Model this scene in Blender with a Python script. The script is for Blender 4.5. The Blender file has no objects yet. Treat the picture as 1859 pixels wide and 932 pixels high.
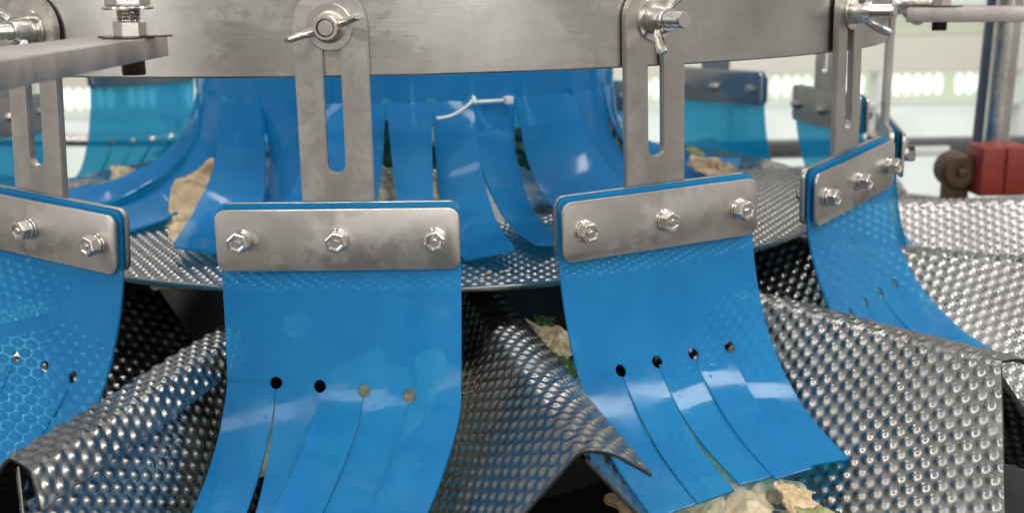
import bpy, math, random
import numpy as np
from mathutils import Vector, Matrix
rnd = random.Random(7)
S = bpy.context.scene
PI = math.pi

# ------------------------------------------------------------------ camera
F, PITCH, ROLL = 2023.0, .2387, -.0174          # focal length in photo pixels (1859 wide)
cp, sp, cr, sr = math.cos(PITCH), math.sin(PITCH), math.cos(ROLL), math.sin(ROLL)
U0 = Vector((0, sp, cp)); FW = Vector((0, cp, -sp)); EX = Vector((1, 0, 0))
RT = cr*EX + sr*U0; UP = -sr*EX + cr*U0
cam = bpy.data.objects.new('camera', bpy.data.cameras.new('camera'))
S.collection.objects.link(cam)
cam.matrix_world = Matrix((RT, UP, -FW)).transposed().to_4x4()
cam.data.sensor_fit = 'HORIZONTAL'; cam.data.sensor_width = 36
cam.data.lens = F/1859*36
cam.data.clip_start = .01; cam.data.clip_end = 200
cam.data.dof.use_dof = True; cam.data.dof.focus_distance = .51; cam.data.dof.aperture_fstop = 11
S.camera = cam

# ------------------------------------------------------------------ world and lamps
w = bpy.data.worlds.new('World'); S.world = w; w.use_nodes = True
nt = w.node_tree; bg = nt.nodes['Background']
tc = nt.nodes.new('ShaderNodeTexCoord'); sx = nt.nodes.new('ShaderNodeSeparateXYZ')
rp = nt.nodes.new('ShaderNodeValToRGB'); mr = nt.nodes.new('ShaderNodeMapRange')
nt.links.new(tc.outputs['Generated'], sx.inputs[0]); nt.links.new(sx.outputs['Z'], mr.inputs[0])
mr.inputs[1].default_value = -1; mr.inputs[2].default_value = 1
nt.links.new(mr.outputs[0], rp.inputs[0]); nt.links.new(rp.outputs[0], bg.inputs[0])
e = rp.color_ramp.elements
e[0].position = .30; e[0].color = (.07, .066, .06, 1)
e[1].position = .95; e[1].color = (.34, .36, .37, 1)
m_ = e.new(.5); m_.color = (.36, .345, .32, 1)
bg.inputs[1].default_value = 1.15

def lamp(name, loc, target, sx_, sy_, power, col=(1, .97, .93)):
    d = bpy.data.lights.new(name, 'AREA'); d.shape = 'RECTANGLE'; d.size = sx_; d.size_y = sy_
    d.energy = power; d.color = col
    o = bpy.data.objects.new(name, d); S.collection.objects.link(o)
    o.location = loc
    o.rotation_euler = (Vector(target)-Vector(loc)).to_track_quat('-Z', 'Y').to_euler()
    return o
lamp('ceiling_lamp', (-1.35, -.4, 1.9), (0, .5, -.1), .30, 1.6, 7)
lamp('ceiling_lamp', (.75, -.5, 2.0), (0, .5, -.1), .35, 1.6, 17)
lamp('ceiling_lamp', (1.8, .5, 1.7), (0, .6, -.1), .30, 1.6, 22)
lamp('ceiling_lamp', (-.2, 2.0, 1.9), (0, .7, -.1), 1.6, .2, 8)
lamp('ring_band_light', (1.0, -2.2, .8), (0, .5, -.1), .45, 1.5, 10, (1, .98, .96))  # added tall light, not a known window; puts bright bands on the ring
lamp('ceiling_lamp', (-.38, -2.0, 1.30), (0, .5, -.1), .85, .05, 15, (1, .98, .93))
lamp('ring_band_light', (-2.0, -1.0, .7), (0, .5, -.1), .40, 1.4, 10, (1, .98, .93))  # second added light, from the left, also for the ring's bright bands
#lamp('ring_band_light', (3.0, .1, .6), (.1, .6, -.1), .5, 1.4, 9, (1, .99, .96))
lamp('wall_fill_light', (0, 1.9, 1.3), (0, 3.6, -.2), 4.5, .3, 30, (1, .98, .94))  # added fill, no such lamp known; brightens the far wall

S.view_settings.view_transform = 'Standard'; S.view_settings.look = 'None'
S.view_settings.exposure = 0.55; S.view_settings.gamma = 1
S.render.engine = 'CYCLES'
S.cycles.transparent_max_bounces = 24; S.cycles.max_bounces = 10; S.cycles.glossy_bounces = 6

# ------------------------------------------------------------------ helpers
CX, CY, R = -.0772, .8598, .3464                 # the ring of the machine
A0, DA = -.4576, 2*PI/14
ZR = -.0391                                      # lower edge of the ring
ZN, ZB = -.0165, -.113                           # wing nuts, bolt row

def ray(x, y):
    v = RT*((x-929.5)/F) + UP*((466-y)/F) + FW
    return v
def atz(x, y, z):
    r = ray(x, y); return r*(z/r.z)
def aty(x, y, Y):
    r = ray(x, y); return r*(Y/r.y)

def nodes(name):
    m = bpy.data.materials.new(name); m.use_nodes = True
    n = m.node_tree; return m, n, n.nodes['Principled BSDF']
def add(n, t, **k):
    o = n.nodes.new(t)
    for a, b in k.items(): setattr(o, a, b)
    return o
def noise(n, scale, detail=4, rough=.55, vec=None, stretch=None):
    o = add(n, 'ShaderNodeTexNoise'); o.inputs['Scale'].default_value = scale
    o.inputs['Detail'].default_value = detail; o.inputs['Roughness'].default_value = rough
    c = add(n, 'ShaderNodeTexCoord'); mp = add(n, 'ShaderNodeMapping')
    n.links.new(c.outputs['Object'], mp.inputs[0])
    if stretch: mp.inputs['Scale'].default_value = stretch
    n.links.new(mp.outputs[0], o.inputs['Vector'])
    return o
def ramp(n, src, stops):
    r = add(n, 'ShaderNodeValToRGB'); n.links.new(src, r.inputs[0])
    el = r.color_ramp.elements
    el[0].position, el[0].color = stops[0][0], (*stops[0][1], 1) if len(stops[0][1]) == 3 else stops[0][1]
    el[1].position, el[1].color = stops[-1][0], (*stops[-1][1], 1)
    for p, c in stops[1:-1]:
        q = el.new(p); q.color = (*c, 1)
    return r
def g3(v): return (v, v, v)
def bump(n, b, src, strength, dist):
    o = add(n, 'ShaderNodeBump'); o.inputs['Strength'].default_value = strength
    o.inputs['Distance'].default_value = dist
    n.links.new(src, o.inputs['Height']); n.links.new(o.outputs[0], b.inputs['Normal']); return o

def steel(name, base, r0, r1, brush=(1, 1, 30), tint=(1, .94, .875), bs=.15):
    m, n, b = nodes(name)
    b.inputs['Metallic'].default_value = 1
    a = noise(n, 22, 5, .6)
    c = ramp(n, a.outputs[0], [(.3, tuple(base*.70*t for t in tint)), (.7, tuple(base*t for t in tint))])
    n.links.new(c.outputs[0], b.inputs['Base Color'])
    g = noise(n, 60, 4, .6, stretch=brush)
    rr = ramp(n, g.outputs[0], [(.3, g3(r0)), (.7, g3(r1))])
    sg = noise(n, 34, 7, .72); sr_ = ramp(n, sg.outputs[0], [(.50, g3(0)), (.56, g3(.10)), (.66, g3(.02))])
    sa = add(n, 'ShaderNodeMath', operation='ADD')
    n.links.new(rr.outputs[0], sa.inputs[0]); n.links.new(sr_.outputs[0], sa.inputs[1])
    n.links.new(sa.outputs[0], b.inputs['Roughness'])
    g2 = noise(n, 160, 3, .6, stretch=brush)
    g3_ = noise(n, 45, 6, .75, stretch=(1, 1, 22))
    mx = add(n, 'ShaderNodeMath', operation='MULTIPLY_ADD'); mx.inputs[1].default_value = .5
    n.links.new(g3_.outputs[0], mx.inputs[0]); n.links.new(g2.outputs[0], mx.inputs[2])
    bump(n, b, mx.outputs[0], bs, .0003)
    return m
M = {}
M['ring'] = steel('brushed_ring_steel', .50, .28, .36, (.6, .6, 14), (1, .955, .90), bs=.10)
M['plate'] = steel('brushed_plate_steel', .53, .27, .42, (1, 1, 1), bs=.1)
M['bolt'] = steel('bright_bolt_steel', .66, .12, .26, (1, 1, 1), bs=.25)
M['pan'] = steel('dimpled_pan_steel', .31, .20, .32, (1, 1, 1), (1, .98, .95), bs=.05)
M['bar'] = steel('sawn_bar_steel', .55, .38, .6, (1, 1, 1), (1, .90, .84), bs=1.0)
M['rail'] = steel('polished_pipe_steel', .6, .15, .3, (1, 1, 1))

def simple(name, col, rough=.5, metal=0, nz=0, sc=60):
    m, n, b = nodes(name)
    a = noise(n, sc, 4)
    c = ramp(n, a.outputs[0], [(.3, tuple(v*(1-nz) for v in col)), (.7, tuple(min(1, v*(1+nz)) for v in col))])
    n.links.new(c.outputs[0], b.inputs['Base Color'])
    b.inputs['Roughness'].default_value = rough; b.inputs['Metallic'].default_value = metal
    return m
M['black'] = simple('dark_machine_paint', (.012, .012, .013), .45, 0, .3)
M['darkbolt'] = simple('dark_red_bolt_residue', (.03, .006, .008), .35, .3, .5)
M['brass'] = simple('dull_brass', (.08, .05, .025), .5, .6, .4, 25)
M['red'] = simple('red_plastic', (.20, .020, .010), .5, 0, .15)
M['bluegrey'] = simple('blue_grey_paint', (.07, .09, .13), .4, 0, .15)
M['darkgrey'] = simple('dark_grey_frame_paint', (.07, .07, .075), .5, 0, .2)
M['tie'] = simple('translucent_white_nylon', (.80, .84, .86), .25)
M['wallpaint'] = simple('pale_hall_paint', (.72, .70, .64), .8, 0, .08, 2)
M['beam'] = simple('beige_wall_band', (.58, .56, .50), .8, 0, .08, 2)
M['band'] = simple('grey_green_wall_band', (.46, .49, .38), .8, 0, .1, 2)
M['sill'] = simple('white_window_frame', (.62, .64, .62), .6, 0, .06, 2)
def emis(name, col, s, col2=None, sc=2.5):
    m, n, b = nodes(name)
    a = noise(n, sc, 3)
    c = ramp(n, a.outputs[0], [(.38, col), (.62, col2 or col)])
    n.links.new(c.outputs[0], b.inputs['Emission Color'])
    b.inputs['Emission Strength'].default_value = s
    b.inputs['Base Color'].default_value = (.04, .04, .04, 1)
    return m
M['pane'] = emis('bright_window_pane', (.50, .54, .42), .95, (.36, .48, .28))
M['pane_low'] = emis('pale_window_pane', (.56, .60, .57), .98, (.46, .47, .40))
M['slot'] = emis('daylit_gap', (1, 1, .97), 1.0)

def tpu(name='translucent_blue_plastic', clear=.44):
    m = bpy.data.materials.new(name); m.use_nodes = True
    n = m.node_tree; b = n.nodes['Principled BSDF']; out = n.nodes['Material Output']
    a = noise(n, 26, 5, .6)
    c = ramp(n, a.outputs[0], [(.3, (.022, .245, .58)), (.7, (.036, .33, .70))])
    n.links.new(c.outputs[0], b.inputs['Base Color'])
    b.inputs['Roughness'].default_value = .11; b.inputs['IOR'].default_value = 1.45
    try: b.inputs['Specular IOR Level'].default_value = .5
    except Exception: pass
    vo = add(n, 'ShaderNodeTexVoronoi'); vo.inputs['Scale'].default_value = 210
    cc = add(n, 'ShaderNodeTexCoord'); n.links.new(cc.outputs['Object'], vo.inputs['Vector'])
    vr = ramp(n, vo.outputs['Distance'], [(.0, g3(1)), (.10, g3(.8)), (.20, g3(0))])
    mk = noise(n, 40, 3); mr2 = ramp(n, mk.outputs[0], [(.56, g3(0)), (.62, g3(1))])
    r2 = add(n, 'ShaderNodeMath', operation='MULTIPLY')
    n.links.new(vr.outputs[0], r2.inputs[0]); n.links.new(mr2.outputs[0], r2.inputs[1])
    sm = noise(n, 55, 6, .7, stretch=(1, 1, .5)); rs = ramp(n, sm.outputs[0], [(.42, g3(.05)), (.70, g3(.24))])
    n.links.new(rs.outputs[0], b.inputs['Roughness'])
    g4 = noise(n, 18, 2)
    ad = add(n, 'ShaderNodeMath', operation='MULTIPLY_ADD'); ad.inputs[1].default_value = .5
    n.links.new(r2.outputs[0], ad.inputs[0]); n.links.new(g4.outputs[0], ad.inputs[2])
    bp = add(n, 'ShaderNodeBump'); bp.inputs['Strength'].default_value = .35; bp.inputs['Distance'].default_value = .0012
    n.links.new(ad.outputs[0], bp.inputs['Height']); n.links.new(bp.outputs[0], b.inputs['Normal'])
    tl = add(n, 'ShaderNodeBsdfTranslucent'); tl.inputs[0].default_value = (.01, .52, .86, 1)
    tr = add(n, 'ShaderNodeBsdfTransparent'); tr.inputs[0].default_value = (.42, .84, .88, 1)
    m1 = add(n, 'ShaderNodeMixShader'); m1.inputs[0].default_value = .38
    n.links.new(b.outputs[0], m1.inputs[1]); n.links.new(tl.outputs[0], m1.inputs[2])
    m2 = add(n, 'ShaderNodeMixShader'); m2.inputs[0].default_value = clear
    n.links.new(m1.outputs[0], m2.inputs[1]); n.links.new(tr.outputs[0], m2.inputs[2])
    n.links.new(m2.outputs[0], out.inputs[0])
    return m
M['tpu'] = tpu(); M['tpu_thick'] = tpu('thicker_blue_curtain_plastic', .30)

def food(name, c0, c1, c2):
    m, n, b = nodes(name)
    a = noise(n, 70, 6, .65)
    c = ramp(n, a.outputs[0], [(.3, c0), (.5, c1), (.72, c2)])
    n.links.new(c.outputs[0], b.inputs['Base Color'])
    b.inputs['Roughness'].default_value = .5
    b.inputs['Subsurface Weight'].default_value = .15
    b.inputs['Subsurface Radius'].default_value = (.004, .003, .002)
    g = noise(n, 220, 5, .7); bump(n, b, g.outputs[0], .5, .0008)
    return m
M['cream'] = food('pale_cream_leaf', (.36, .24, .12), (.58, .43, .27), (.70, .58, .41))
M['brownish'] = food('browned_cream_leaf', (.26, .16, .08), (.52, .38, .22), (.66, .54, .36))
M['green'] = food('dark_green_leaf', (.015, .04, .008), (.045, .10, .02), (.12, .17, .05))
M['olive'] = food('olive_pale_leaf', (.10, .10, .03), (.26, .25, .11), (.42, .40, .22))

def link(name, me, mat, parent=None):
    o = bpy.data.objects.new(name, me)
    if mat is not None and not me.materials: me.materials.append(mat)
    S.collection.objects.link(o)
    if parent: o.parent = parent
    return o
def mesh(name, V, Fc, smooth=True):
    me = bpy.data.meshes.new(name)
    me.from_pydata([tuple(map(float, v)) for v in V], [], Fc)
    if smooth: me.polygons.foreach_set('use_smooth', [True]*len(me.polygons))
    me.update(); return me
def fast_mesh(name, V, Q, smooth=True):
    """V (n,3) float array, Q (m,4) int array"""
    me = bpy.data.meshes.new(name)
    me.vertices.add(len(V)); me.vertices.foreach_set('co', np.ascontiguousarray(V, dtype=np.float32).ravel())
    me.loops.add(len(Q)*4); me.loops.foreach_set('vertex_index', np.ascontiguousarray(Q, dtype=np.int32).ravel())
    me.polygons.add(len(Q)); me.polygons.foreach_set('loop_start', np.arange(0, len(Q)*4, 4, dtype=np.int32))
    me.polygons.foreach_set('loop_total', np.full(len(Q), 4, dtype=np.int32))
    if smooth: me.polygons.foreach_set('use_smooth', np.ones(len(Q), dtype=bool))
    me.update(calc_edges=True); me.validate(); return me
def grid_q(n, m, off=0, flip=False):
    i, j = np.meshgrid(np.arange(n-1), np.arange(m-1), indexing='ij')
    a = (i*m+j).ravel()+off
    q = np.stack([a, a+m, a+m+1, a+1], 1)
    return q[:, ::-1] if flip else q
class MB:
    def __init__(s): s.v = []; s.f = []
    def add(s, V, Fc):
        k = len(s.v); s.v += [tuple(v) for v in V]; s.f += [tuple(i+k for i in f) for f in Fc]; return s
    def prism(s, outline, y0, y1, holes_bridge=None):
        """outline [(x,z)] extruded in y"""
        n = len(outline)
        V = [(x, y0, z) for x, z in outline]+[(x, y1, z) for x, z in outline]
        Fc = [tuple(range(n)), tuple(range(2*n-1, n-1, -1))]+[(i, i+n, (i+1) % n+n, (i+1) % n) for i in range(n)]
        return s.add(V, Fc)
    def box(s, x0, x1, y0, y1, z0, z1):
        return s.prism([(x0, z0), (x1, z0), (x1, z1), (x0, z1)], y0, y1)
    def lathe(s, prof, seg=32, axis='y', ang0=0):
        """prof [(r,h)] about axis"""
        V = []; n = len(prof)
        for i in range(seg):
            a = ang0+2*PI*i/seg
            for r, h in prof:
                x, z = r*math.cos(a), r*math.sin(a)
                V.append((x, h, z) if axis == 'y' else (x, z, h))
        Fc = [(i*n+j, ((i+1) % seg)*n+j, ((i+1) % seg)*n+j+1, i*n+j+1) for i in range(seg) for j in range(n-1)]
        return s.add(V, Fc)
    def me(s, name, smooth=False, bevel=0, seg=2, angle=35):
        me = mesh(name, s.v, s.f, False)
        import bmesh
        bm = bmesh.new(); bm.from_mesh(me)
        bmesh.ops.remove_doubles(bm, verts=bm.verts, dist=1e-6)
        bmesh.ops.recalc_face_normals(bm, faces=bm.faces)
        if bevel:
            ed = [e for e in bm.edges if e.is_manifold and e.calc_face_angle(0) > math.radians(angle)]
            bmesh.ops.bevel(bm, geom=ed, offset=bevel, segments=seg, affect='EDGES', profile=.5)
        for f in bm.faces: f.smooth = smooth
        bm.to_mesh(me); bm.free()
        if smooth: me.set_sharp_from_angle(angle=math.radians(32))
        return me
def empty(name, loc, label, cat, group=None, rotz=0):
    o = bpy.data.objects.new(name, None); S.collection.objects.link(o)
    o.empty_display_size = .02
    o.location = loc; o.rotation_euler = (0, 0, rotz)
    tag(o, label, cat, group); return o
def tag(o, label, cat, group=None, kind=None):
    if label: o['label'] = label
    if cat: o['category'] = cat
    if group: o['group'] = group
    if kind: o['kind'] = kind
    return o
def fbm(P, seed, amp=1.0, oct=3, sc=1.0):
    """cheap smooth noise from summed sines, P (...,3)"""
    r = np.random.RandomState(seed); out = 0
    for k in range(oct):
        for _ in range(4):
            d = r.normal(size=3); d /= np.linalg.norm(d); ph = r.uniform(0, 6.28)
            out = out+np.sin((P@d)*sc*(2**k)*r.uniform(.7, 1.4)+ph)/(2**k)
    return out*amp/4
def pchip(x, xs, ys):
    xs = np.array(xs, float); ys = np.array(ys, float)
    d = np.gradient(ys, xs); i = np.clip(np.searchsorted(xs, x)-1, 0, len(xs)-2)
    h = xs[i+1]-xs[i]; t = (x-xs[i])/h
    return ((1+2*t)*(1-t)**2*ys[i]+t*(1-t)**2*h*d[i]+t*t*(3-2*t)*ys[i+1]+t*t*(t-1)*h*d[i+1])

# ------------------------------------------------------------------ hall behind (blurred)
hall = bpy.data.objects.new('wall_far', None)
Y = 3.6; S.collection.objects.remove(hall) if False else None
S.collection.objects.link(hall) if hall.name not in S.collection.objects else None
hall.location = (0, Y, -1.5); hall['kind'] = 'structure'
def hz(y, x=1700): return aty(x, y, Y).z+1.5
def hx(x): return aty(x, 150, Y).x
def hbox(name, x0, x1, y0, y1, z0, z1, mat):
    return link(name, MB().box(x0, x1, y0, y1, z0, z1).me(name, bevel=.002), M[mat], hall)
z_a, z_b, z_c, z_d = hz(10), hz(62), hz(128), hz(183)
hbox('wall_panel', -5, 5, .02, .12, z_a, 1.9, 'sill')
hbox('band_panel', -5, 5, 0, .12, z_b, z_a-.002, 'band')
hbox('band_panel', -5, 5, -.02, .12, z_c, z_b-.002, 'beam')
hbox('baseboard', -5, 5, 0, .1, -.4, hz(420), 'wallpaint')
x = -3.4; i = 0
mul = []
while x < 3.4:
    mul.append(x); x += .46
pane_me = MB().box(-.205, .205, .06, .07, z_d, z_c).me('window_pane')
low_me = MB().box(-.205, .205, .06, .07, hz(420), z_d-.012).me('lower_pane')
mul_me = MB().box(-.022, .022, -.02, .08, hz(420), z_c).me('mullion', bevel=.004)
slot_me = MB().prism([(.0105*math.cos(t), (hz(133)+hz(176))/2+.034*math.sin(t)) for t in np.linspace(0, 2*PI, 17)[:-1]], .04, .055).me('daylit_gap')
for x in mul:
    link('mullion', mul_me, M['sill'], hall).location = (x, 0, 0)
    link('window_pane', pane_me, M['pane'], hall).location = (x+.23, 0, 0)
    link('lower_pane', low_me, M['pane_low'], hall).location = (x+.23, 0, 0)
    for k in range(11):
        if rnd.random() < .12: continue
        link('daylit_gap', slot_me, M['slot'], hall).location = (x+.06+k*.034, 0, 0)
hbox('window_rail', -3.6, 3.6, -.02, .05, z_d-.012, z_d, 'sill')

# ------------------------------------------------------------------ dark body under the machine
t = MB().lathe([(.02, -.50), (1.1, -.50), (1.1, -.325), (.02, -.325)], 64, 'z')
o = link('machine_base', t.me('machine_base', True, .004), M['black']); o.location = (CX, CY, 0)
tag(o, 'black round machine body in shadow beneath the dimpled steel pans', 'machine base')
t = MB().lathe([(.02, -.325), (.215, -.325), (.212, -.172), (.02, -.172)], 96, 'z')
o = link('centre_hub', t.me('centre_hub', True), M['black']); o.location = (CX, CY, 0)
tag(o, 'black drum directly under the dimpled steel disc', 'drum')

# ------------------------------------------------------------------ dimples
PT = .0070
def dimple(u, v, amp=.0011, rd=.0033, pitch=PT):
    """hexagonal lattice of pressed lens-shaped dimples"""
    ry = pitch*.866
    best = np.full(u.shape, 9.)
    j0 = np.round(v/ry)
    for dj in (-1, 0, 1):
        j = j0+dj; off = (j % 2)*pitch/2
        i = np.round((u-off)/pitch)
        d = np.hypot(u-off-i*pitch, v-j*ry); best = np.minimum(best, d)
    t = np.clip((1-best/rd), 0, 1)
    return amp*(t*t*(3-2*t))

# the round dimpled disc
def disc():
    res = []
    CO = (CX+.012, CY-.004)
    def sheet(a0, a1, na, rs):
        A = np.linspace(a0, a1, na); RR, AA = np.meshgrid(rs, A, indexing='ij')
        x = RR*np.sin(AA); y = -RR*np.cos(AA)
        z = -.1505+(.306-RR)*.012+.0006*np.sin(AA*3+RR*30)*np.clip((.30-RR)/.03, 0, 1)
        z = z+dimple(x, y, .0011)*np.clip((.3045-RR)/.002, 0, 1)
        P = np.stack([x, y, z], -1)
        return P
    P = sheet(-1.35, 1.75, 1500, np.append(np.arange(.16, .306, .00095), .306))
    n, m = P.shape[:2]
    V = [P.reshape(-1, 3)]; Q = [grid_q(n, m)]
    P2 = sheet(1.75, 2*PI-1.35, 300, np.linspace(.16, .306, 40)); k = n*m
    V.append(P2.reshape(-1, 3)); Q.append(grid_q(*P2.shape[:2], off=k)); k += P2.shape[0]*P2.shape[1]
    # rolled rim
    A = np.linspace(0, 2*PI, 400)
    prof = [(.306, -.1505), (.3064, -.1520), (.3056, -.1535), (.300, -.1535), (.16, -.1535)]
    P3 = np.array([[(r*np.sin(a), -r*np.cos(a), z) for a in A] for r, z in prof])
    V.append(P3.reshape(-1, 3)); Q.append(grid_q(*P3.shape[:2], off=k)); k += P3.shape[0]*400
    prof = [(.16, -.1488), (.08, -.125), (.0, -.100)]
    P4 = np.array([[(r*np.sin(a), -r*np.cos(a), z) for a in A] for r, z in prof])
    V.append(P4.reshape(-1, 3)); Q.append(grid_q(*P4.shape[:2], off=k))
    o = link('dispersion_disc', fast_mesh('dispersion_disc', np.concatenate(V), np.concatenate(Q)), M['pan'])
    o.location = (*CO, 0)
    tag(o, 'round dimpled steel disc under the blue strip curtain', 'disc')
disc()

# ------------------------------------------------------------------ radial pans
TW = math.tan(PI/14); ZC = -.1695; WL = .094
def wall_path(beta, lip, lip_ang, flat=.002, sharp=False):
    """list of (v, inward, dz, normal_in, normal_z); v>0 down the wall, v<0 over the folded lip"""
    st = .0008; pts = []
    # go down from the crest
    b = math.radians(beta)
    def integrate(vmax, angf, sgn):
        x = z = 0; out = []
        for i in range(int(vmax/st)+1):
            v = i*st; a = angf(v); out.append((sgn*v, x, z, a)); x += math.cos(a)*st*sgn; z += -math.sin(a)*st*sgn
        return out
    def f_in(v): return b if sharp else b*min(1, .15+v/.006)                # angle below horizontal, going inwards
    def f_out(v):
        la = math.radians(lip_ang)
        return (.15*b if flat < .006 else .02)-((.15*b if flat < .006 else .02)+la)*min(1, max(0, (v-flat)/(.011 if flat < .006 else .006)))
    down = integrate(WL, f_in, 1)
    pts = down
    if lip > 0: pts = integrate(lip, f_out, -1)[::-1]+down[1:]
    return pts
def wall_mesh(name, beta, lip, lip_ang, s0, s1, slant, side, fine=True, drop=0, inset=0, amp=.0011, flat=.002):
    pts = wall_path(beta, lip, lip_ang, flat, side < 0)
    if not fine: pts = pts[::3]
    pv = np.array([p[0] for p in pts]); pin = np.array([p[1] for p in pts]); pz = np.array([p[2] for p in pts]); pa = np.array([p[3] for p in pts])
    ns = int((s1-s0)/(.00082 if fine else .0025))
    T = np.linspace(0, 1, ns)
    TT, VV = np.meshgrid(T, pv, indexing='ij')
    send = s1+np.maximum(VV, 0)*slant+np.minimum(VV, 0)*-.3
    SS = s0+(send-s0)*TT
    IN = np.broadcast_to(pin, SS.shape); ZZ = np.broadcast_to(pz, SS.shape); AA = np.broadcast_to(pa, SS.shape)
    h = dimple(VV+.0011, SS, amp)
    ed = np.minimum((send-SS), VV-pv[0])
    h = h*np.clip(ed/.002, 0, 1)
    # gentle unevenness of hand-bent sheet
    wob = .0003*np.sin(SS*55+side)
    w_ = SS*TW-inset-IN-h*np.sin(AA)*1.0
    X = side*w_; Yy = -SS; Z = ZC-drop+ZZ+h*np.cos(AA)+wob
    P = np.stack([X, Yy, Z], -1); n, m = P.shape[:2]
    V = [P.reshape(-1, 3)]; Q = [grid_q(n, m)]
    # sheet thickness along the front end and along the free top edge
    th = .0014
    Nn = np.stack([-side*np.sin(AA), 0*AA, np.cos(AA)], -1)
    back = P-Nn*th
    k = n*m
    for ia in ([(-1, slice(None))], [(slice(None), 0)]):
        i_, j_ = ia[0]
        a = P[i_, j_]; b_ = back[i_, j_]; c_ = back[(-6 if i_ == -1 else i_), (5 if j_ == 0 else j_)]
        E = np.stack([a, b_, c_], 0); V.append(E.reshape(-1, 3)); Q.append(grid_q(3, len(a), off=k)); k += 3*len(a)
    return fast_mesh(name, np.concatenate(V), np.concatenate(Q)), P
def make_pan(k, label, b_l=50, b_r=50, sl_l=.3, sl_r=.3, lip=.024, lip_ang=30, fine=True, s1=.472, flat=.002):
    a = A0+k*DA
    t = empty('feeder_pan', (CX, CY, 0), label, 'metal pan', 'dimpled steel pans radiating from the centre disc', a)
    mr_, PR = wall_mesh('side_wall', b_r, lip, lip_ang, .232, s1, sl_r, 1, fine, flat=flat)
    ml_, PL = wall_mesh('side_wall', b_l, 0, 0, .232, s1-.002, sl_l, -1, fine, drop=.004, inset=.001)
    link('side_wall', mr_, M['pan'], t); link('side_wall', ml_, M['pan'], t)
    # floor between the lower edges of the two walls
    er = PR[:, -1]; el = PL[:, -1]
    n = min(len(er), len(el)); er = er[np.linspace(0, len(er)-1, n).astype(int)]; el = el[np.linspace(0, len(el)-1, n).astype(int)]
    q = np.linspace(0, 1, 110 if fine else 20)[None, :, None]
    Pf = el[:, None]*(1-q)+er[:, None]*q
    Pf[..., 2] += dimple(Pf[..., 0], Pf[..., 1])-.0003
    link('pan_floor', fast_mesh('pan_floor', Pf.reshape(-1, 3), grid_q(*Pf.shape[:2])), M['pan'], t)
    return t
def copy_tree(o, parent=None):
    c = o.copy(); S.collection.objects.link(c)
    if parent: c.parent = parent
    for ch in list(o.children): copy_tree(ch, c)
    return c
make_pan(1, 'dimpled steel pan reaching forward beneath the flap second from left, facing the viewer', 66, 50, .6, 0, .024, 28)
make_pan(2, 'widest dimpled steel pan under the curved flap right of centre, cream leaves at its mouth', 50, 52, .1, .55, .024, 25)
pa = make_pan(3, 'dimpled steel pan below the small tilted flap at the right', 50, 50, .3, .3, .02, 30)
p0 = make_pan(0, 'dimpled steel pan with its bright folded lip at the lower left', 50, 50, .1, .1, .029, 60, flat=.011)
plabs = {4: 'dimpled steel pan with bright dots at the right edge, in front of the red block',
         5: 'dimpled steel pan seen just below the far red block', -1: 'dimpled steel pan behind the leftmost flap'}
far = make_pan(6, 'far dimpled steel pan behind the right side of the blue curtain', fine=False)
for k in (4, 5, -1):
    c = copy_tree(pa); c.rotation_euler = (0, 0, A0+k*DA); c['label'] = plabs[k]
for k in (7, 9, 10, 11):
    c = copy_tree(far); c.rotation_euler = (0, 0, A0+k*DA)
    c['label'] = {10: 'far dimpled steel pan below the pale teal flap at the left', 11: 'far dimpled steel pan at the left edge below the bright gap'}.get(k, 'far dimpled steel pan hidden behind the blue strip curtain')

# ------------------------------------------------------------------ the ring
rg = MB().lathe([(R, ZR+.0008), (R, .12), (R-.003, .12), (R-.003, ZR+.0008), (R-.0022, ZR), (R-.0008, ZR), (R, ZR+.0008)], 360, 'z')
o = link('steel_ring', rg.me('steel_ring', True), M['ring']); o.location = (CX, CY, 0)
tag(o, 'broad brushed stainless steel ring across the top with the flap brackets hanging on it', 'ring')

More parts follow.
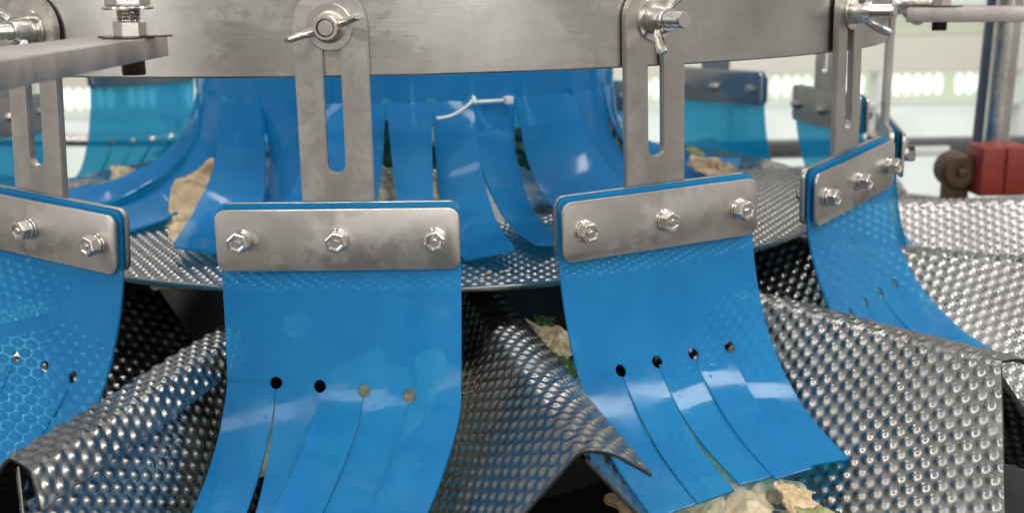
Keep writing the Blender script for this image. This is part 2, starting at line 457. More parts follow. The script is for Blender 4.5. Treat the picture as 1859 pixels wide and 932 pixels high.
# ------------------------------------------------------------------ flap geometry
HW = .0565; HP = .0217; HR = .0031
LV = [0, .030, .058, .0868, .119, .165, .20]                 # length along the flap from its top edge
def flap_parts(bk_, angs, curl=1.0, seed=0, length=.168, gap=.0002, sk=0):
    """returns band mesh + five strip meshes; x across, y outward negative, z relative to bolt row"""
    rr = np.array([.0, .0, .004, .0145, .0375, .083, .115])*curl
    zz = np.array([.0166, -.0134, -.0412, -.0690, -.0925, -.1110, -.118])
    y0 = -.0070
    TH = .0016
    def pos(u, v, lay=0, shift=0):
        r_ = pchip(v, LV, rr)+sk*u*np.clip(v/.087, 0, 1)**2; z_ = pchip(v, LV, zz)
        fade = np.clip((v-.035)/.05, 0, 1)
        wob = fbm(np.stack([u*30, v*26, np.full_like(u, seed*3.1)], -1), seed+5, .0022, 2, 1.0)*fade
        edge = .0035*(np.abs(u)/HW)**3*fade
        return np.stack([u+shift, y0-r_-wob-edge-lay, z_], -1)
    bounds = [-HW, -1.5*HP, -.5*HP, .5*HP, 1.5*HP, HW]
    VH = .0868
    def cols(a, b, hl, hr):
        base = list(np.linspace(a, b, 14))
        for c, on in ((a, hl), (b, hr)):
            if on: base += [c+(1 if c == a else -1)*HR*math.sin(t) for t in np.linspace(0, PI/2, 9)]
        return np.unique(np.round(base, 7))
    def notch(u):
        o_ = np.zeros_like(u)
        for h in bounds[1:-1]:
            d = np.abs(u-h); o_ = np.where(d < HR, np.maximum(o_, np.sqrt(np.maximum(HR**2-d**2, 0))), o_)
        return o_
    def slab(name, u, v0, v1, nv, fn, cap_top, cap_bot, sides):
        T = np.linspace(0, 1, nv); UU = np.broadcast_to(u[:, None], (len(u), nv)); VV = v0[:, None]+(v1-v0)[:, None]*T[None]
        P = fn(UU, VV)
        du = np.gradient(P, axis=0); dv = np.gradient(P, axis=1); N = np.cross(du, dv); N /= np.linalg.norm(N, axis=-1, keepdims=True)+1e-12
        N = np.where(N[..., 1:2] > 0, -N, N)                 # towards the viewer side (-y)
        e_ = 2e-4
        NS = np.cross(fn(UU+e_, VV)-fn(UU-e_, VV), fn(UU, VV+e_)-fn(UU, VV-e_)); NS /= np.linalg.norm(NS, axis=-1, keepdims=True)
        NS = np.where(NS[..., 1:2] > 0, -NS, NS)
        B = P-N*TH; n, m = P.shape[:2]
        V = np.concatenate([P.reshape(-1, 3), B.reshape(-1, 3)]); K = n*m
        inv = bool((np.cross(du, dv)[..., 1]).mean() > 0)
        Q = [grid_q(n, m, 0, inv), grid_q(n, m, K, not inv)]
        def rim(idx):
            idx = np.asarray(idx); return np.stack([idx[:-1], idx[1:], idx[1:]+K, idx[:-1]+K], 1)
        I = np.arange(K).reshape(n, m)
        nt_ = notch(u); on = (nt_[:-1]+nt_[1:]) > 1e-7
        Q.append(rim(I[:, 0]) if cap_top else rim(I[:, 0])[on])
        Q.append(rim(I[:, -1][::-1]) if cap_bot else rim(I[:, -1])[on][:, ::-1])
        if sides: Q += [rim(I[0, ::-1]), rim(I[-1, :])]
        me = fast_mesh(name, V, np.concatenate(Q))
        nv_ = np.concatenate([NS.reshape(-1, 3), -NS.reshape(-1, 3)])
        me.normals_split_custom_set_from_vertices(nv_.tolist())
        return me
    uall = np.unique(np.concatenate([cols(bounds[i], bounds[i+1], i > 0, i < 4) for i in range(5)]))
    ub = uall
    corner = np.maximum(0, np.abs(ub)-(HW-.004)); top = .004-np.sqrt(np.maximum(.004**2-corner**2, 0))
    band = slab('flap', ub, top, VH-notch(ub), 34, lambda U, V_: pos(U, V_), True, False, True)
    strips = []
    for i in range(5):
        a, b = bounds[i], bounds[i+1]; u = cols(a, b, i > 0, i < 4)
        # slits have a hair of width
        if i > 0: u = np.where(u == u.min(), u+gap, u)
        if i < 4: u = np.where(u == u.max(), u-gap, u)
        top_, end = VH+notch(np.clip(u, a, b)), np.full(len(u), length+angs[i][2])
        mid = (a+b)/2
        def fn(U, V_, i=i, mid=mid):
            s = np.clip((V_-VH), 0, None)
            sh = angs[i][0]*s*s/(s+.012)*1.15
            lay = angs[i][1]*np.clip(s/.03, 0, 1)
            tw = angs[i][3]*(U-mid)*np.clip(s/.05, 0, 1)
            P = pos(U, V_, lay+tw, sh)
            return P
        strips.append(slab('strip', u, top_, end, 40, fn, False, True, True))
    return band, strips
# lean, layer, extra length, twist for each strip
FL = {
 0: dict(curl=.78, sk=.05, length=.178, s=[(.02, 0, 0, 0), (.03, .002, 0, .05), (-.04, 0, 0, 0), (-.05, .002, 0, -.04), (-.06, 0, 0, .1)]),
 1: dict(curl=.98, sk=.28, length=.18, s=[(-.05, .0, 0, .0), (.01, .0, 0, .0), (-.22, .0032, 0, -.06), (-.21, .0, 0, .0), (-.27, .0032, 0, -.03)]),
 2: dict(curl=1.04, sk=.0, length=.157, s=[(-.03, .0, .003, .0), (-.03, .0025, .001, -.08), (.04, .0, 0, .04), (-.02, .0025, 0, -.06), (-.06, .000, 0, .06)]),
 3: dict(curl=1.0, length=.15, s=[(.10, 0, 0, 0), (.05, .0025, 0, -.05), (0, 0, 0, 0), (-.05, .002, 0, 0), (-.08, 0, 0, 0)]),
 9: dict(curl=.8, length=.15, s=[(.10, 0, 0, 0), (.05, .0025, 0, -.05), (0, 0, 0, 0), (-.05, .002, 0, 0), (-.08, 0, 0, 0)]),
}
flaps = {k: flap_parts(k, v['s'], v['curl'], k, v['length'], .0002, v.get('sk', 0)) for k, v in FL.items()}

for bd_, st_ in flaps.values():
    for m_ in (bd_, *st_): m_.materials.append(M['tpu'])
# ------------------------------------------------------------------ bracket parts
def rrect(x0, x1, z0, z1, r, n=6):
    o_ = []
    for cx, cz, a in ((x1-r, z1-r, 0), (x0+r, z1-r, PI/2), (x0+r, z0+r, PI), (x1-r, z0+r, 1.5*PI)):
        o_ += [(cx+r*math.cos(a+PI/2*i/n), cz+r*math.sin(a+PI/2*i/n)) for i in range(n+1)]
    return o_
PH = .0146; SW = .0168; SL = .0041
NZ = ZN-ZB                                                    # nut height over the bolt row
def slotted():
    """stem with long slot on a cross plate, one welded sheet"""
    import bmesh
    yb, yf = -.0008, -.0040
    mb = MB()
    # outer outline: arch top, stem, plate
    arch = [(SW*math.cos(t), NZ+.0005+SW*math.sin(t)) for t in np.linspace(0, PI, 21)]
    def slotpts():
        zb = NZ-.062
        return [(SL*math.cos(t), NZ+.004+SL*math.sin(t)) for t in np.linspace(0, PI, 11)]+[(SL*math.cos(t), zb+SL*math.sin(t)) for t in np.linspace(PI, 2*PI, 11)]
    sl = slotpts(); z_pt = PH+.002
    out = arch+[(-SW, z_pt), (SW, z_pt)]
    bm = bmesh.new()
    def loop(pts):
        vs = [bm.verts.new((x, yf, z)) for x, z in pts]
        return [bm.edges.new((vs[i], vs[(i+1) % len(vs)])) for i in range(len(vs))]
    ed = loop(out)+loop(sl)
    bmesh.ops.triangle_fill(bm, edges=ed, use_beauty=True)
    r_ = bmesh.ops.extrude_face_region(bm, geom=list(bm.faces))
    for v in [g for g in r_['geom'] if isinstance(g, bmesh.types.BMVert)]: v.co.y = yb
    bmesh.ops.recalc_face_normals(bm, faces=bm.faces)
    e2 = [e for e in bm.edges if e.is_manifold and e.calc_face_angle(0) > 1.0 and min(v.co.y for v in e.verts) < yf+1e-5 and max(v.co.y for v in e.verts) < yf+1e-5]
    bmesh.ops.bevel(bm, geom=e2, offset=.0006, segments=2, affect='EDGES')
    me = bpy.data.meshes.new('slotted_stem'); bm.to_mesh(me); bm.free()
    return me
stem_me = slotted()
back_me = MB().prism(rrect(-HW+.0003, HW-.0003, -PH, PH+.002, .005), -.0008, -.0040).me('back_plate', True, .0004)
front_me = MB().prism(rrect(-HW, HW, -PH, PH, .0052), -.0090, -.0112).me('clamp_plate', True, .0005, 2, 50)
def ring_prof(ri, ro, y0, y1, b=.0003):
    return [(ri, y0), (ro-b, y0), (ro, y0+(-b if y1 < y0 else b)), (ro, y1-(-b if y1 < y0 else b)), (ro-b, y1), (ri, y1), (ri, y0)]
def hexhead(r, y0, y1, cham=.0006):
    """hex prism along -y with chamfered, slightly dished top"""
    mb = MB(); seg = 6
    prof = [(0, y0), (r, y0), (r, y1+cham), (r-cham, y1), (r*.62, y1), (r*.55, y1+.0005), (0, y1+.0005)]
    return mb.lathe(prof, 6, 'y', PI/6)
tail_me = MB().lathe([(0, -.0008), (.0048, -.0008), (.0048, .0032), (.0030, .0034), (.0030, .0052), (0, .0054)], 6, 'y').me('lock_nut', False, .0002)
washer_me = MB().lathe(ring_prof(.001, .0055, -.0112, -.0123), 32).me('washer', True)
spring_me = MB().lathe(ring_prof(.001, .0050, -.0125, -.0139), 32).me('spring_washer', True)
head_me = hexhead(.0052, -.0139, -.0188).lathe([(0, -.0182), (.0016, -.0182), (.0016, -.0190), (0, -.0190)], 10).me('bolt', False, .0002, 1, 25)
NY = -.004
nwash_me = MB().lathe(ring_prof(.0042, .0105, NY, NY-.0014), 48).me('washer', True)
nspring_me = MB().lathe(ring_prof(.0042, .0072, NY-.0014, NY-.0034), 40).me('spring_washer', True)
def wingnut():
    mb = MB()
    mb.lathe([(.0041, NY-.0034), (.0072, NY-.0034), (.0068, NY-.007), (.0056, NY-.0115), (.0052, NY-.012), (.0041, NY-.012), (.0041, NY-.0034)], 28)
    for s in (-1, 1):
        # wing: thin rounded ear rising outward and forward
        ctr = [(.0046, -.0065), (.0085, -.0085), (.0120, -.0125), (.0150, -.0165), (.0166, -.019)]
        wid = [.0026, .0024, .0029, .0034, .0022]; thk = [.0019, .0014, .0013, .0013, .0008]
        V = []; Fc = []; n = 12
        for i, ((x, y), w_, t_) in enumerate(zip(ctr, wid, thk)):
            for j in range(n):
                a = 2*PI*j/n; V.append((s*(x-.62*w_*math.cos(a)), NY+y-.78*w_*math.cos(a)*-1*-1, t_*1.25*math.sin(a)))
        for i in range(len(ctr)-1):
            for j in range(n):
                Fc.append((i*n+j, i*n+(j+1) % n, (i+1)*n+(j+1) % n, (i+1)*n+j))
        Fc += [tuple(range(n)), tuple(range((len(ctr)-1)*n, len(ctr)*n))]
        mb.add(V, Fc)
    return mb.me('wing_nut', True)
wing_me = wingnut()
def stud_(L=.0285):
    prof = [(0, .0)]; y = -.001; r = .0039
    prof.append((r, 0))
    while y > -L+.0015:
        prof += [(r, y), (r-.0004, y-.0005)]; y -= .00105
    prof += [(r-.0006, -L), (0, -L)]
    return MB().lathe(prof, 28).me('stud', True)
stud_me = stud_()

def bracket(k, label, tilt=0, wing=0, fk=None, stud=1.0, zoff=0, pivot=0):
    a = A0+k*DA
    n = Vector((math.sin(a), -math.cos(a), 0))
    t = empty('flap_bracket', Vector((CX, CY, ZB+zoff))+n*(R+.0002), label, 'flap bracket', 'blue flaps on slotted steel brackets round the ring', a)
    t.rotation_euler = (Matrix.Rotation(a, 3, 'Z')@Matrix.Rotation(tilt, 3, 'Y')).to_euler()
    if pivot:                                             # keep the nut nearer its place when the bracket tilts
        t.location += Vector((math.cos(a), math.sin(a), 0))*pivot
    link('slotted_stem', stem_me, M['plate'], t); link('back_plate', back_me, M['plate'], t)
    link('clamp_plate', front_me, M['plate'], t)
    bd, st = flaps[fk if fk is not None else 9]
    f = link('flap', bd, M['tpu'], t)
    for s_ in st: link('strip', s_, M['tpu'], f)
    for x in (-.045, 0, .045):
        b = link('bolt', head_me, M['bolt'], t); b.location = (x, 0, rnd.uniform(-.0004, .0004)); b.rotation_euler = (0, rnd.uniform(0, 1), 0)
        link('washer', washer_me, M['bolt'], b); link('spring_washer', spring_me, M['bolt'], b); link('lock_nut', tail_me, M['bolt'], b)
    s_ = link('stud', stud_me, M['bolt'], t); s_.location = (0, 0, NZ); s_.scale = (1, stud, 1)
    wn = link('wing_nut', wing_me, M['bolt'], t); wn.location = (0, 0, NZ); wn.rotation_euler = (0, wing, 0)
    link('washer', nwash_me, M['bolt'], wn); link('spring_washer', nspring_me, M['bolt'], wn)
    return t
b0 = bracket(0, 'steel bracket with blue flap at the left edge, partly behind the thick bar', math.radians(4.5), math.radians(50), 0, 1, 0, -.004)
b1 = bracket(1, 'large steel bracket left of centre facing the viewer, wing nut lying nearly flat', math.radians(0.3), math.radians(-17), 1, .55)
b2 = bracket(2, 'steel bracket right of centre whose blue flap curves over cream leaves', math.radians(-1.2), math.radians(-62), 2, 1.0, 0, .0)
b3 = bracket(3, 'small tilted steel bracket at the right with blue flap over bright dimples', math.radians(-3.2), math.radians(55), 3, 1.0, 0, .0)
labs = {4: 'steel bracket seen nearly edge-on beside the small tilted bracket at the right',
        5: 'dark steel bracket seen from behind between the ring and the tilted bracket at right',
        6: 'dark backlit steel bracket with teal flap just right of the curtain',
        10: 'dark backlit steel bracket with pale teal flap left of the curtain',
        11: 'dark steel bracket with teal flap at the left frame edge'}
labs[13] = 'steel bracket just outside the left frame edge beside the thick bar'
labs[7] = labs[8] = labs[9] = 'steel bracket on the far side of the ring, hidden behind the curtain'
labs[12] = 'steel bracket outside the left frame edge, far side of the ring'
for k in (4, 5, 6, 7, 9, 10, 11):
    c = copy_tree(b3) if k == 4 else copy_tree(src)
    if k == 4: src = None
    a = A0+k*DA; n = Vector((math.sin(a), -math.cos(a), 0))
    c.location = Vector((CX, CY, ZB+{5: .008, 6: .016, 10: .042, 11: .012}.get(k, 0)))+n*(R+.0002); c.rotation_euler = (0, 0, a)
    for f in c.children:
        if f.name.startswith('flap'):
            f.data = flaps[9][0]
            for s_, m_ in zip(f.children, flaps[9][1]): s_.data = m_
    c['label'] = labs[k]
    if k == 4: src = c

# ------------------------------------------------------------------ the inner curtain of blue strips
cur = empty('strip_curtain', (CX, CY, 0), 'curtain of overlapping blue plastic strips hanging inside the steel ring', 'strip curtain')
VHC = -.0705
CV = [0, .03, .06, .09, .125, .16]
def cur_pos(a_, v, lay, seed):
    rr = pchip(v, CV, [.1565, .1625, .1790, .2010, .2310, .2640])
    zz = pchip(v, CV, [VHC, VHC-.0295, VHC-.0530, VHC-.0665, VHC-.0725, VHC-.0735])
    rr = rr+lay; zz = zz+lay*.5
    wob = fbm(np.stack([a_*6, v*22, np.full_like(v, seed)], -1), 31, .0022, 2)*np.clip(v/.04, 0, 1)
    rr = rr+wob
    return np.stack([rr*np.sin(a_), -rr*np.cos(a_), zz+wob*.6], -1)
spec = [(-2.05, -1.75, -1.80, -1.56, .155), (-1.75, -1.42, -1.55, -1.27, .150), (-1.42, -1.24, -1.30, -1.15, .150), (-1.24, -1.05, -1.10, -.97, .156), (-1.05, -.83, -.93, -.76, .152),
        (-.83, -.57, -.42, -.27, .160), (-.57, -.31, -.40, -.16, .150), (-.31, 0, -.26, -.07, .150),
        (0, .18, .082, .130, .152), (.18, .35, .19, .280, .168), (.35, .54, .34, .50, .158), (.54, .86, .60, .82, .150),
        (.86, 1.16, .88, 1.09, .150), (1.16, 1.5, 1.13, 1.38, .150), (1.5, 1.85, 1.44, 1.7, .15)]
a_ = 1.85
while a_ < 2*PI-2.05-.05:
    b_ = min(a_+.34, 2*PI-2.05); spec.append((a_, b_, a_+.03, b_-.04, .15)); a_ = b_
hol = [s[0] for s in spec]
HRC = .0031/.1565
A = np.unique(np.concatenate([np.linspace(0, 2*PI, 260)]+[np.mod(h+HRC*np.sin(np.linspace(-PI/2, PI/2, 13)), 2*PI) for h in hol]))
def cnotch(a):
    o_ = np.zeros_like(a)
    for h in hol:
        d = np.abs((a-h+PI) % (2*PI)-PI)*.1565
        o_ = np.where(d < .0031, np.maximum(o_, np.sqrt(np.maximum(.0031**2-d*d, 0))), o_)
    return o_
nz = 12; T = np.linspace(0, 1, nz)
AA = np.broadcast_to(A[:, None], (len(A), nz)); ztop = .06; zb = VHC+cnotch(A)
ZZ = ztop+(zb[:, None]-ztop)*T[None]
P = np.stack([.1565*np.sin(AA), -.1565*np.cos(AA), ZZ], -1)
P2 = np.stack([.1549*np.sin(AA), -.1549*np.cos(AA), ZZ], -1)
K = len(A)*nz
link('curtain_band', fast_mesh('curtain_band', np.concatenate([P.reshape(-1, 3), P2.reshape(-1, 3)]), np.concatenate([grid_q(len(A), nz), grid_q(len(A), nz, K, True)])), M['tpu_thick'], cur)
for i, (ta, tb, ba, bb, L) in enumerate(spec):
    u = np.unique(np.round(np.concatenate([np.linspace(ta, tb, 16), ta+HRC*np.sin(np.linspace(0, PI/2, 8)), tb-HRC*np.sin(np.linspace(0, PI/2, 8))]), 7))
    q = (u-ta)/(tb-ta); nv = 44; v0 = cnotch(u); v0[0] = max(v0[0], 0)
    VV = v0[:, None]+(L-v0)[:, None]*np.linspace(0, 1, nv)[None]
    s = np.clip(VV/L, 0, 1)
    ang = (u[:, None])*(1-s)+(ba+(bb-ba)*q)[:, None]*s
    lay = (.0055 if ta in (-.83, .18, 0, -.31, .54) else .0)*np.clip(VV/.02, 0, 1)
    tw = (.026 if abs(ta) > .3 else .016)*math.sin(i*2.3+.6)*(q[:, None]-.5)*np.clip(VV/.08, 0, 1)
    if ta in (.18, .35): tw = tw+.006*(q[:, None]-.5)*np.clip(VV/.05, 0, 1)
    P = cur_pos(ang, VV, lay+tw, i*.15)
    du = np.gradient(P, axis=0); dv = np.gradient(P, axis=1); N = np.cross(du, dv); N /= np.linalg.norm(N, axis=-1, keepdims=True)+1e-12
    rad = np.stack([np.sin(ang), -np.cos(ang), 0*ang+.5], -1)
    N = np.where((N*rad).sum(-1, keepdims=True) < 0, -N, N)
    B = P-N*.0016; n, m = P.shape[:2]; K = n*m; I = np.arange(K).reshape(n, m)
    def rim(idx): return np.stack([idx[:-1], idx[1:], idx[1:]+K, idx[:-1]+K], 1)
    me = fast_mesh('strip', np.concatenate([P.reshape(-1, 3), B.reshape(-1, 3)]),
                   np.concatenate([grid_q(n, m), grid_q(n, m, K, True), rim(I[:, -1][::-1]), rim(I[0, ::-1]), rim(I[-1])]))
    me.set_sharp_from_angle(angle=math.radians(50))
    link('strip', me, M['tpu_thick'], cur)

# cable tie threaded through two of the curtain holes
def tube(pts, r, name, mat, parent=None, n=10, flat=1.0, closed=False):
    pts = [Vector(p) for p in pts]; V = []; Fc = []
    for i, p in enumerate(pts):
        d = (pts[min(i+1, len(pts)-1)]-pts[max(i-1, 0)]).normalized()
        s_ = d.cross(Vector((0, 0, 1)))
        if s_.length < 1e-4: s_ = Vector((1, 0, 0))
        s_.normalize(); u_ = s_.cross(d)
        rr_ = r[i] if isinstance(r, (list, tuple)) else r
        for j in range(n):
            a = 2*PI*j/n; V.append(p+s_*rr_*flat*math.cos(a)+u_*rr_*math.sin(a))
    for i in range(len(pts)-1):
        for j in range(n): Fc.append((i*n+j, i*n+(j+1) % n, (i+1)*n+(j+1) % n, (i+1)*n+j))
    Fc += [tuple(range(n)), tuple(range((len(pts)-1)*n, len(pts)*n))]
    return link(name, mesh(name, V, Fc), mat, parent)
def cpt(a, z, out=0):
    r = .1565+out; return Vector((r*math.sin(a), -r*math.cos(a), z))
org = Vector((CX, CY, 0))+cpt(.27, VHC)
tie = empty('cable_tie', org, 'white nylon cable tie looped through two holes of the blue curtain', 'cable tie')
def arc(a0_, z0_, a1_, z1_, sag, out, n=16):
    return [Vector((CX, CY, 0))+cpt(a0_+(a1_-a0_)*q-sag*.0*q, z0_+(z1_-z0_)*q-sag*math.sin(PI*q), out*(1 if 0 < q < 1 else .4))-org for q in np.linspace(0, 1, n)]
tube(arc(.345, VHC, .19, VHC-.010, .003, .0040), .0012, 'tie_loop', M['tie'], tie, 8, .6)
tube(arc(.345, VHC, .185, VHC-.027, .004, -.0045), .0014, 'tie_loop', M['tie'], tie, 8, .6)
hd = [Vector((CX, CY, 0))+cpt(a, VHC-.001, .003)-org for a in (.345, .40, .48)]
tube(hd, .0013, 'tie_tail', M['tie'], tie, 8, .6)
mb = MB().box(-.0028, .0028, -.0026, .0026, -.0026, .0026).me('tie_head', True, .0006)
o = link('tie_head', mb, M['tie'], tie); o.location = Vector((CX, CY, 0))+cpt(.50, VHC-.001, .003)-org; o.rotation_euler = (0, 0, .5)

# ------------------------------------------------------------------ support bars on top, bolts
def bar(name, poly, z0, z1, label, sc=None):
    V = [(x, y, z0) for x, y in poly]+[(x, y, z1) for x, y in poly]; n = len(poly)
    Fc = [tuple(range(n)), tuple(range(2*n-1, n-1, -1))]+[(i, i+n, (i+1) % n+n, (i+1) % n) for i in range(n)]
    o = link(name, MB().add(V, Fc).me(name, True, .0007), M['bar'])
    return tag(o, label, 'steel bar')
bar('support_bar', [(-.146, .487), (-.143, .15), (-.185, .15), (-.180, .475)], -.0268, -.0180,
    'thick sawn steel bar crossing the top left corner in front of the ring')
bar('support_bar', [(.252, .72), (.60, .60), (.615, .64), (.268, .757)], -.0268, -.0178,
    'thick steel bar at the top right corner above the red block')
def bolt_stack(x, y, zt, label, up=True):
    t = empty('bar_bolt', (x, y, zt), label, 'bolt', 'bolts through the support bars')
    def hexz(r, z0, z1, nm):
        return link(nm, MB().lathe([(0, z0), (r*.93, z0), (r, z0+.0006), (r, z1-.0006), (r*.93, z1), (0, z1)], 6, 'z', .35).me(nm, False, .0003), M['bolt'], t)
    prof = [(0, -.0165), (.0044, -.0165)]; z = -.016
    while z < .06: prof += [(.0048, z), (.0043, z+.0006)]; z += .00125
    prof += [(0, z)]
    link('shank', MB().lathe([(0, .0001)]+[p for p in prof if p[1] > 0]+[], 24, 'z').me('shank', True), M['bolt'], t)
    link('shank_end', MB().lathe([(0, -.0150), (.0044, -.0150), (.0047, -.0145), (.0047, -.0092), (0, -.0092)], 24, 'z').me('shank_end', True), M['darkbolt'], t)
    hexz(.0066, .0003, .0068, 'nut'); hexz(.0090, .0125, .0185, 'nut')
    link('washer', MB().lathe([(0, .0112), (.0098, .0112), (.0100, .0118), (.0098, .0124), (0, .0124)], 32, 'z').me('washer', True), M['bolt'], t)
    rr_ = [.0125*(1+.25*math.sin(3*q)+.2*math.sin(5*q+1)) for q in np.linspace(0, 2*PI, 29)[:-1]]
    V = [(r_*math.cos(q), r_*math.sin(q), z_) for z_ in (.0001, .0007) for r_, q in zip(rr_, np.linspace(0, 2*PI, 29))]
    link('residue', mesh('residue', V, [tuple(range(28)), tuple(range(28, 56))]+[(i, (i+1) % 28, (i+1) % 28+28, i+28) for i in range(28)], False), M['darkbolt'], t)
    return t
bolt_stack(-.1535, .462, -.0179, 'steel bolt with stacked nuts standing on the thick bar at top left')
bolt_stack(.278, .732, -.0177, 'bolt under the top right bar showing its dark threaded end')

# ------------------------------------------------------------------ blurred machine pieces at the right and left
def pipe(name, p0, p1, r, mat, label, cat):
    d = Vector(p1)-Vector(p0); L = d.length
    o = link(name, MB().lathe([(0, 0), (r*.96, 0), (r, r*.04), (r, L-r*.04), (r*.96, L), (0, L)], 28, 'z').me(name, True), M[mat])
    o.location = p0; o.rotation_euler = d.to_track_quat('Z', 'Y').to_euler()
    return tag(o, label, cat)
pz = lambda x, y, Y_: aty(x, y, Y_)
p = pz(1806, 268, 1.0)
pipe('support_post', p, (pz(1812, 268, 1.0).x-.0, p.y, p.z+.16), .0112, 'rail', 'polished steel post standing behind the red block at the right', 'post')
p = pz(1781, 268, 1.02)
pipe('support_post', p, (p.x+.004, p.y, p.z+.16), .0085, 'bluegrey', 'blue-grey post immediately left of the polished steel post', 'post')
c0 = pz(1808, 306, .98)
o = link('red_block', MB().box(-.021, .021, -.016, .016, -.022, .022).box(-.0205, -.001, -.0185, -.0155, -.021, .021).box(.001, .0205, -.0185, -.0155, -.021, .021).me('red_block', True, .0015), M['red'])
o.location = c0; tag(o, 'red plastic clamp block at the foot of the steel post', 'clamp block')
c0 = pz(1735, 308, .99)
mb = MB().lathe([(.004, -.014), (.014, -.014), (.0165, -.011), (.0165, .011), (.014, .014), (.004, .014), (.004, -.014)], 24, 'y').box(-.010, .010, -.008, .008, -.028, -.010).box(-.004, .004, -.018, -.012, -.004, .004)
o = link('brass_clamp', mb.me('brass_clamp', True, .0008), M['brass']); o.location = c0
tag(o, 'dull brass round clamp left of the red block', 'clamp')
c0 = pz(1880, 306, .99)
o = link('black_knob', MB().lathe([(0, -.018), (.015, -.018), (.018, -.012), (.018, .012), (.015, .018), (0, .018)], 10, 'y').me('black_knob', True, .001), M['black']); o.location = c0
tag(o, 'black knob at the right frame edge beside the red block', 'knob')
q0, q1 = pz(1250, 276, 1.6), pz(1990, 276, 1.6)
o = link('frame_rail', MB().box(q0.x, q1.x, 0, .03, -.012, .012).me('frame_rail', True, .002), M['darkgrey']); o.location = (0, q0.y, q0.z)
tag(o, 'dark grey horizontal frame rail behind the right side of the ring', 'rail')
mb = MB().box(0, .060, 0, .006, -.006, .006)
pl_ = pz(1648, 275, 1.58); o = link('rail_plate', mb.me('rail_plate', True, .001), M['sill']); o.location = pl_
tag(o, 'small pale plate fixed on the dark frame rail at right', 'plate')
q0, q1 = pz(-150, 254, 1.45), pz(470, 254, 1.45)
pipe('frame_pipe', q0, q1, .0085, 'rail', 'horizontal steel pipe behind the pale teal flap at left', 'pipe')

# ------------------------------------------------------------------ pieces of vegetable leaf
def leaf_mesh(seed, sx_, sy_, crump=.3, n=46, rag=.18, ridges=0):
    r = np.random.RandomState(seed)
    rad = np.linspace(0, 1, n//2); th = np.linspace(0, 2*PI, n*2)
    RR, TH_ = np.meshgrid(rad, th, indexing='ij')
    ph = r.uniform(0, 6.28, 8)
    out = 1+sum(rag/(k*.7)*np.sin(k*TH_+ph[k-1]) for k in range(2, 9))*np.clip(RR*1.2, 0, 1)
    out[:, -1] = out[:, 0]
    x = RR*np.cos(TH_)*out*sx_/2; y = RR*np.sin(TH_)*out*sy_/2
    s = max(sx_, sy_)
    Pn = np.stack([x/s*5, y/s*5, np.full_like(x, seed*1.7)], -1)
    f1 = fbm(Pn, seed, 1, 2, 1.2); f2 = 1-np.abs(fbm(Pn, seed+50, 1.6, 3, 1.7))
    z = s*crump*(.30*f1+.22*f2)+s*crump*.9*(x/s)**2*r.uniform(-1, 1.4)
    z = z+s*.03*(1-np.abs(fbm(Pn*2.5, seed+9, 1.6, 3, 1.6)))+s*.008*fbm(Pn*6, seed+19, 1, 2, 2)
    x = x+s*crump*.22*fbm(Pn, seed+70, 1, 2, 1.6); y = y+s*crump*.22*fbm(Pn, seed+90, 1, 2, 1.6)
    P = np.stack([x, y, z], -1); P[:, -1] = P[:, 0]
    th_ = .0012
    B = P.copy(); B[..., 2] -= th_*(1.2-.6*RR)
    a, m = P.shape[:2]; K = a*m; I = np.arange(K).reshape(a, m)[-1]
    Q = np.concatenate([grid_q(a, m), grid_q(a, m, K, True), np.stack([I[:-1], I[1:], I[1:]+K, I[:-1]+K], 1)])
    V = np.concatenate([P.reshape(-1, 3), B.reshape(-1, 3)])
    return V, Q
def leaf(px, py, z, sx_, sy_, rot, mat, seed, label, crump=.35, group='loose vegetable leaf pieces', rag=.16, offY=0, cat='leaf piece', Yfix=None):
    V, Q = leaf_mesh(seed, sx_, sy_, crump, 64, rag)
    o = link('leaf_piece', fast_mesh('leaf_piece', V, Q), M[mat])
    o.location = atz(px, py, z) if Yfix is None else aty(px, py, Yfix)
    o.rotation_euler = rot
    return tag(o, label, cat, group)
# in the mouth of the pan right of centre
leaf(1400, 922, -.241, .064, .036, (.2, .0, .35), 'cream', 3, 'large crumpled cream leaf below the tip of the right-centre flap', .20, rag=.10)
leaf(1300, 918, -.236, .060, .030, (.35, -.1, .15), 'cream', 4, 'crumpled cream leaf at bottom frame edge under the right-centre flap', .24, rag=.10)
leaf(1235, 930, -.238, .040, .024, (.3, -.1, .1), 'cream', 54, 'cream leaf tip under the lower left corner of the right-centre flap', .2, rag=.10)
leaf(1448, 912, -.232, .026, .022, (.5, .2, .6), 'brownish', 5, 'small browned leaf curl at the right end of the cream leaves')
leaf(1190, 938, -.232, .040, .018, (.3, .3, .1), 'brownish', 6, 'browned leaf sliver at lower left corner of the right-centre flap')
leaf(1478, 935, -.236, .022, .016, (.3, .1, .9), 'olive', 9, 'olive shred at the far right of the cream leaves')
leaf(1300, 800, -.226, .06, .05, (.6, .1, .9), 'cream', 10, 'cream leaf pressed behind the lower part of the right-centre flap', .25)
leaf(1190, 745, -.208, .034, .034, (1.0, .1, .4), 'cream', 11, 'pale leaf showing through the left part of the right-centre flap', .2)
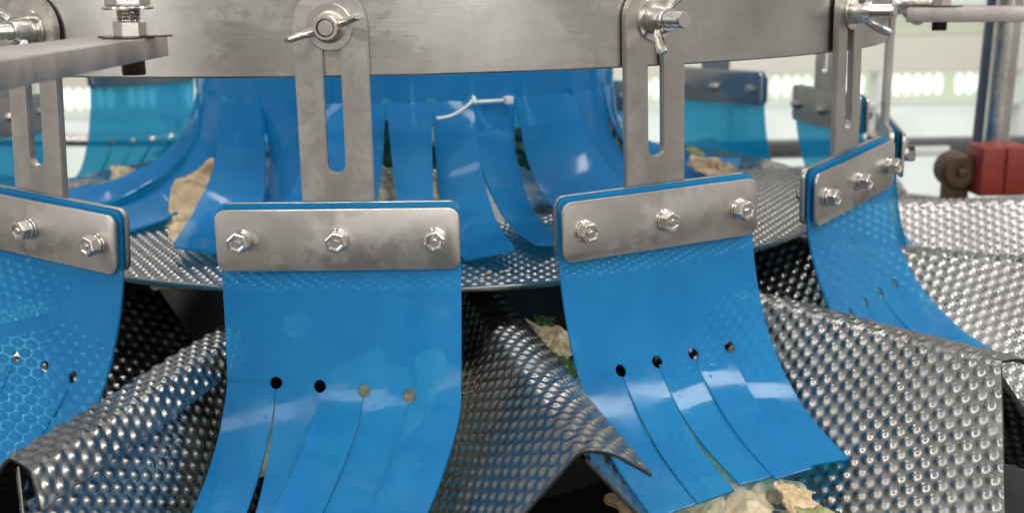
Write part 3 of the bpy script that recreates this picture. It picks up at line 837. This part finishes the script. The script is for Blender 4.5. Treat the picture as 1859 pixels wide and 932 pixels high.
# between the two centre brackets
leaf(962, 610, -.186, .034, .017, (.7, .25, -.5), 'cream', 12, 'pale cream leaf in the dark gap between the two middle flaps', .3)
leaf(1003, 628, -.189, .026, .024, (.8, .3, -.8), 'cream', 13, 'second pale leaf beside the left edge of the right-centre flap', .3)
leaf(988, 588, -.188, .018, .008, (.9, .3, .9), 'green', 14, 'bright green sprig above the pale leaf in the gap', .5, rag=.3)
leaf(1018, 668, -.197, .024, .026, (.6, .3, .3), 'green', 15, 'dark green leaf below the pale leaves in the gap', .4)
leaf(1040, 715, -.207, .020, .024, (.6, .3, .3), 'olive', 16, 'olive leaf scrap by the ridge under the right-centre flap', .4)
leaf(838, 682, -.205, .016, .022, (.9, -.6, .3), 'brownish', 17, 'orange-brown scrap peeping out right of the large left-centre flap', .4)
# behind the large flap
leaf(690, 720, -.203, .048, .044, (1.05, .1, .3), 'cream', 18, 'large pale leaf showing through the left-centre flap at its holes', .18, rag=.22)
leaf(795, 700, -.200, .028, .034, (1.1, -.1, .3), 'cream', 19, 'pale leaf showing through the right edge of the left-centre flap', .2)
leaf(540, 592, -.164, .017, .012, (1.35, .1, -.5), 'cream', 20, 'small pale flake behind the left-centre flap below its plate', .15)
leaf(470, 800, -.222, .055, .05, (.8, .0, .5), 'cream', 21, 'pale leaf behind the lower left strip of the left-centre flap', .2)
leaf(650, 860, -.228, .07, .05, (.7, .0, .1), 'olive', 22, 'olive leaf behind the lower middle strips of the left-centre flap', .25)
# on the disc below the curtain
leaf(350, 375, -.138, .026, .066, (1.0, .2, -.35), 'cream', 23, 'folded cream leaf slipping out left of the curtain strips', .25, rag=.10)
leaf(330, 425, -.1465, .020, .018, (.6, .2, -.2), 'cream', 24, 'lower cream leaf corner resting on the dimpled disc at left', .25)
leaf(238, 332, -.143, .034, .026, (.8, .2, .4), 'brownish', 25, 'browned leaf left of the curtain below the teal flap', .4)
leaf(205, 350, -.146, .026, .02, (.5, .1, .2), 'olive', 26, 'olive scrap at the far left end of the curtain', .4)
leaf(325, 318, -.138, .022, .03, (1.0, .2, .4), 'green', 27, 'dark green leaf behind the left curtain strips', .4)
leaf(698, 338, 0, .026, .030, (1.1, .1, .1), 'cream', 28, 'cream leaf in the triangular gap right of the large bracket stem', .35, Yfix=.70)
leaf(704, 270, 0, .022, .040, (1.2, .1, .3), 'green', 29, 'dark green leaf in the narrow gap beside the large bracket stem', .4, Yfix=.72)
leaf(800, 352, 0, .018, .034, (1.1, .1, .1), 'cream', 30, 'cream leaf between two curtain strips right of the stem', .25, Yfix=.69)
leaf(797, 290, 0, .016, .030, (1.1, .1, .4), 'green', 31, 'dark leaf behind the curtain under the cable tie', .4, Yfix=.71)
for i, (x_, y_, z_, s_, m_) in enumerate([(955, 250, -.132, .016, 'olive'), (975, 275, -.135, .026, 'green'), (1000, 310, -.138, .024, 'olive'), (1018, 338, -.142, .022, 'cream'), (1115, 262, -.135, .030, 'olive'), (1128, 300, -.140, .026, 'cream')]):
    leaf(x_, y_, z_, s_, s_*1.3, (1.2, .3, -.3+i*.3), m_, 40+i, ['olive scrap at the top of the long slit right of the cable tie', 'dark green leaf inside the long slit of the curtain', 'olive leaf lower in the long slit of the curtain', 'cream leaf at the foot of the long slit of the curtain', 'olive leaf in the slit next to the right-centre stem', 'cream leaf by the right edge of the curtain left of the stem'][i], .4, Yfix=.755 if i < 4 else .83)
leaf(1287, 306, -.140, .034, .022, (.7, .2, -.3), 'brownish', 50, 'browned cream leaf right of the right-centre bracket stem', .35)
leaf(1262, 285, -.138, .020, .022, (.7, .2, .6), 'olive', 51, 'olive scrap above the browned leaf right of the stem', .35)
leaf(1415, 372, -.160, .030, .014, (.2, .1, .1), 'olive', 52, 'yellow-green scrap on the pan behind the right bracket', .3)
leaf(290, 520, -.172, .014, .008, (.3, .1, .1), 'cream', 53, 'tiny pale flake in the dark gap under the disc at left', .3)

# ------------------------------------------------------------------ crumbs lying about
def crumbs():
    V = []; Fc = []; r = random.Random(3)
    spots = [(700, 500, -.1495), (900, 500, -.1495), (300, 470, -.1495), (960, 640, -.200), (1420, 905, -.238), (1500, 900, -.225), (1250, 915, -.238), (880, 760, -.200)]
    for (x, y, z) in spots:
        for _ in range(5):
            c = atz(x+r.uniform(-60, 60), y+r.uniform(-12, 12), z); q = r.uniform(.0006, .0017); k = len(V)
            for d in ((1, 0, 0), (-1, 0, 0), (0, 1, 0), (0, -1, 0), (0, 0, .6), (0, 0, -.6)):
                V.append(c+Vector(d)*q*r.uniform(.6, 1.4))
            Fc += [tuple(i+k for i in f) for f in ((0, 2, 4), (2, 1, 4), (1, 3, 4), (3, 0, 4), (2, 0, 5), (1, 2, 5), (3, 1, 5), (0, 3, 5))]
    o = link('crumbs', mesh('crumbs', V, Fc, False), M['brownish'])
    o['kind'] = 'stuff'; tag(o, 'tiny pale leaf crumbs scattered on the dimpled steel', 'crumbs')
crumbs()
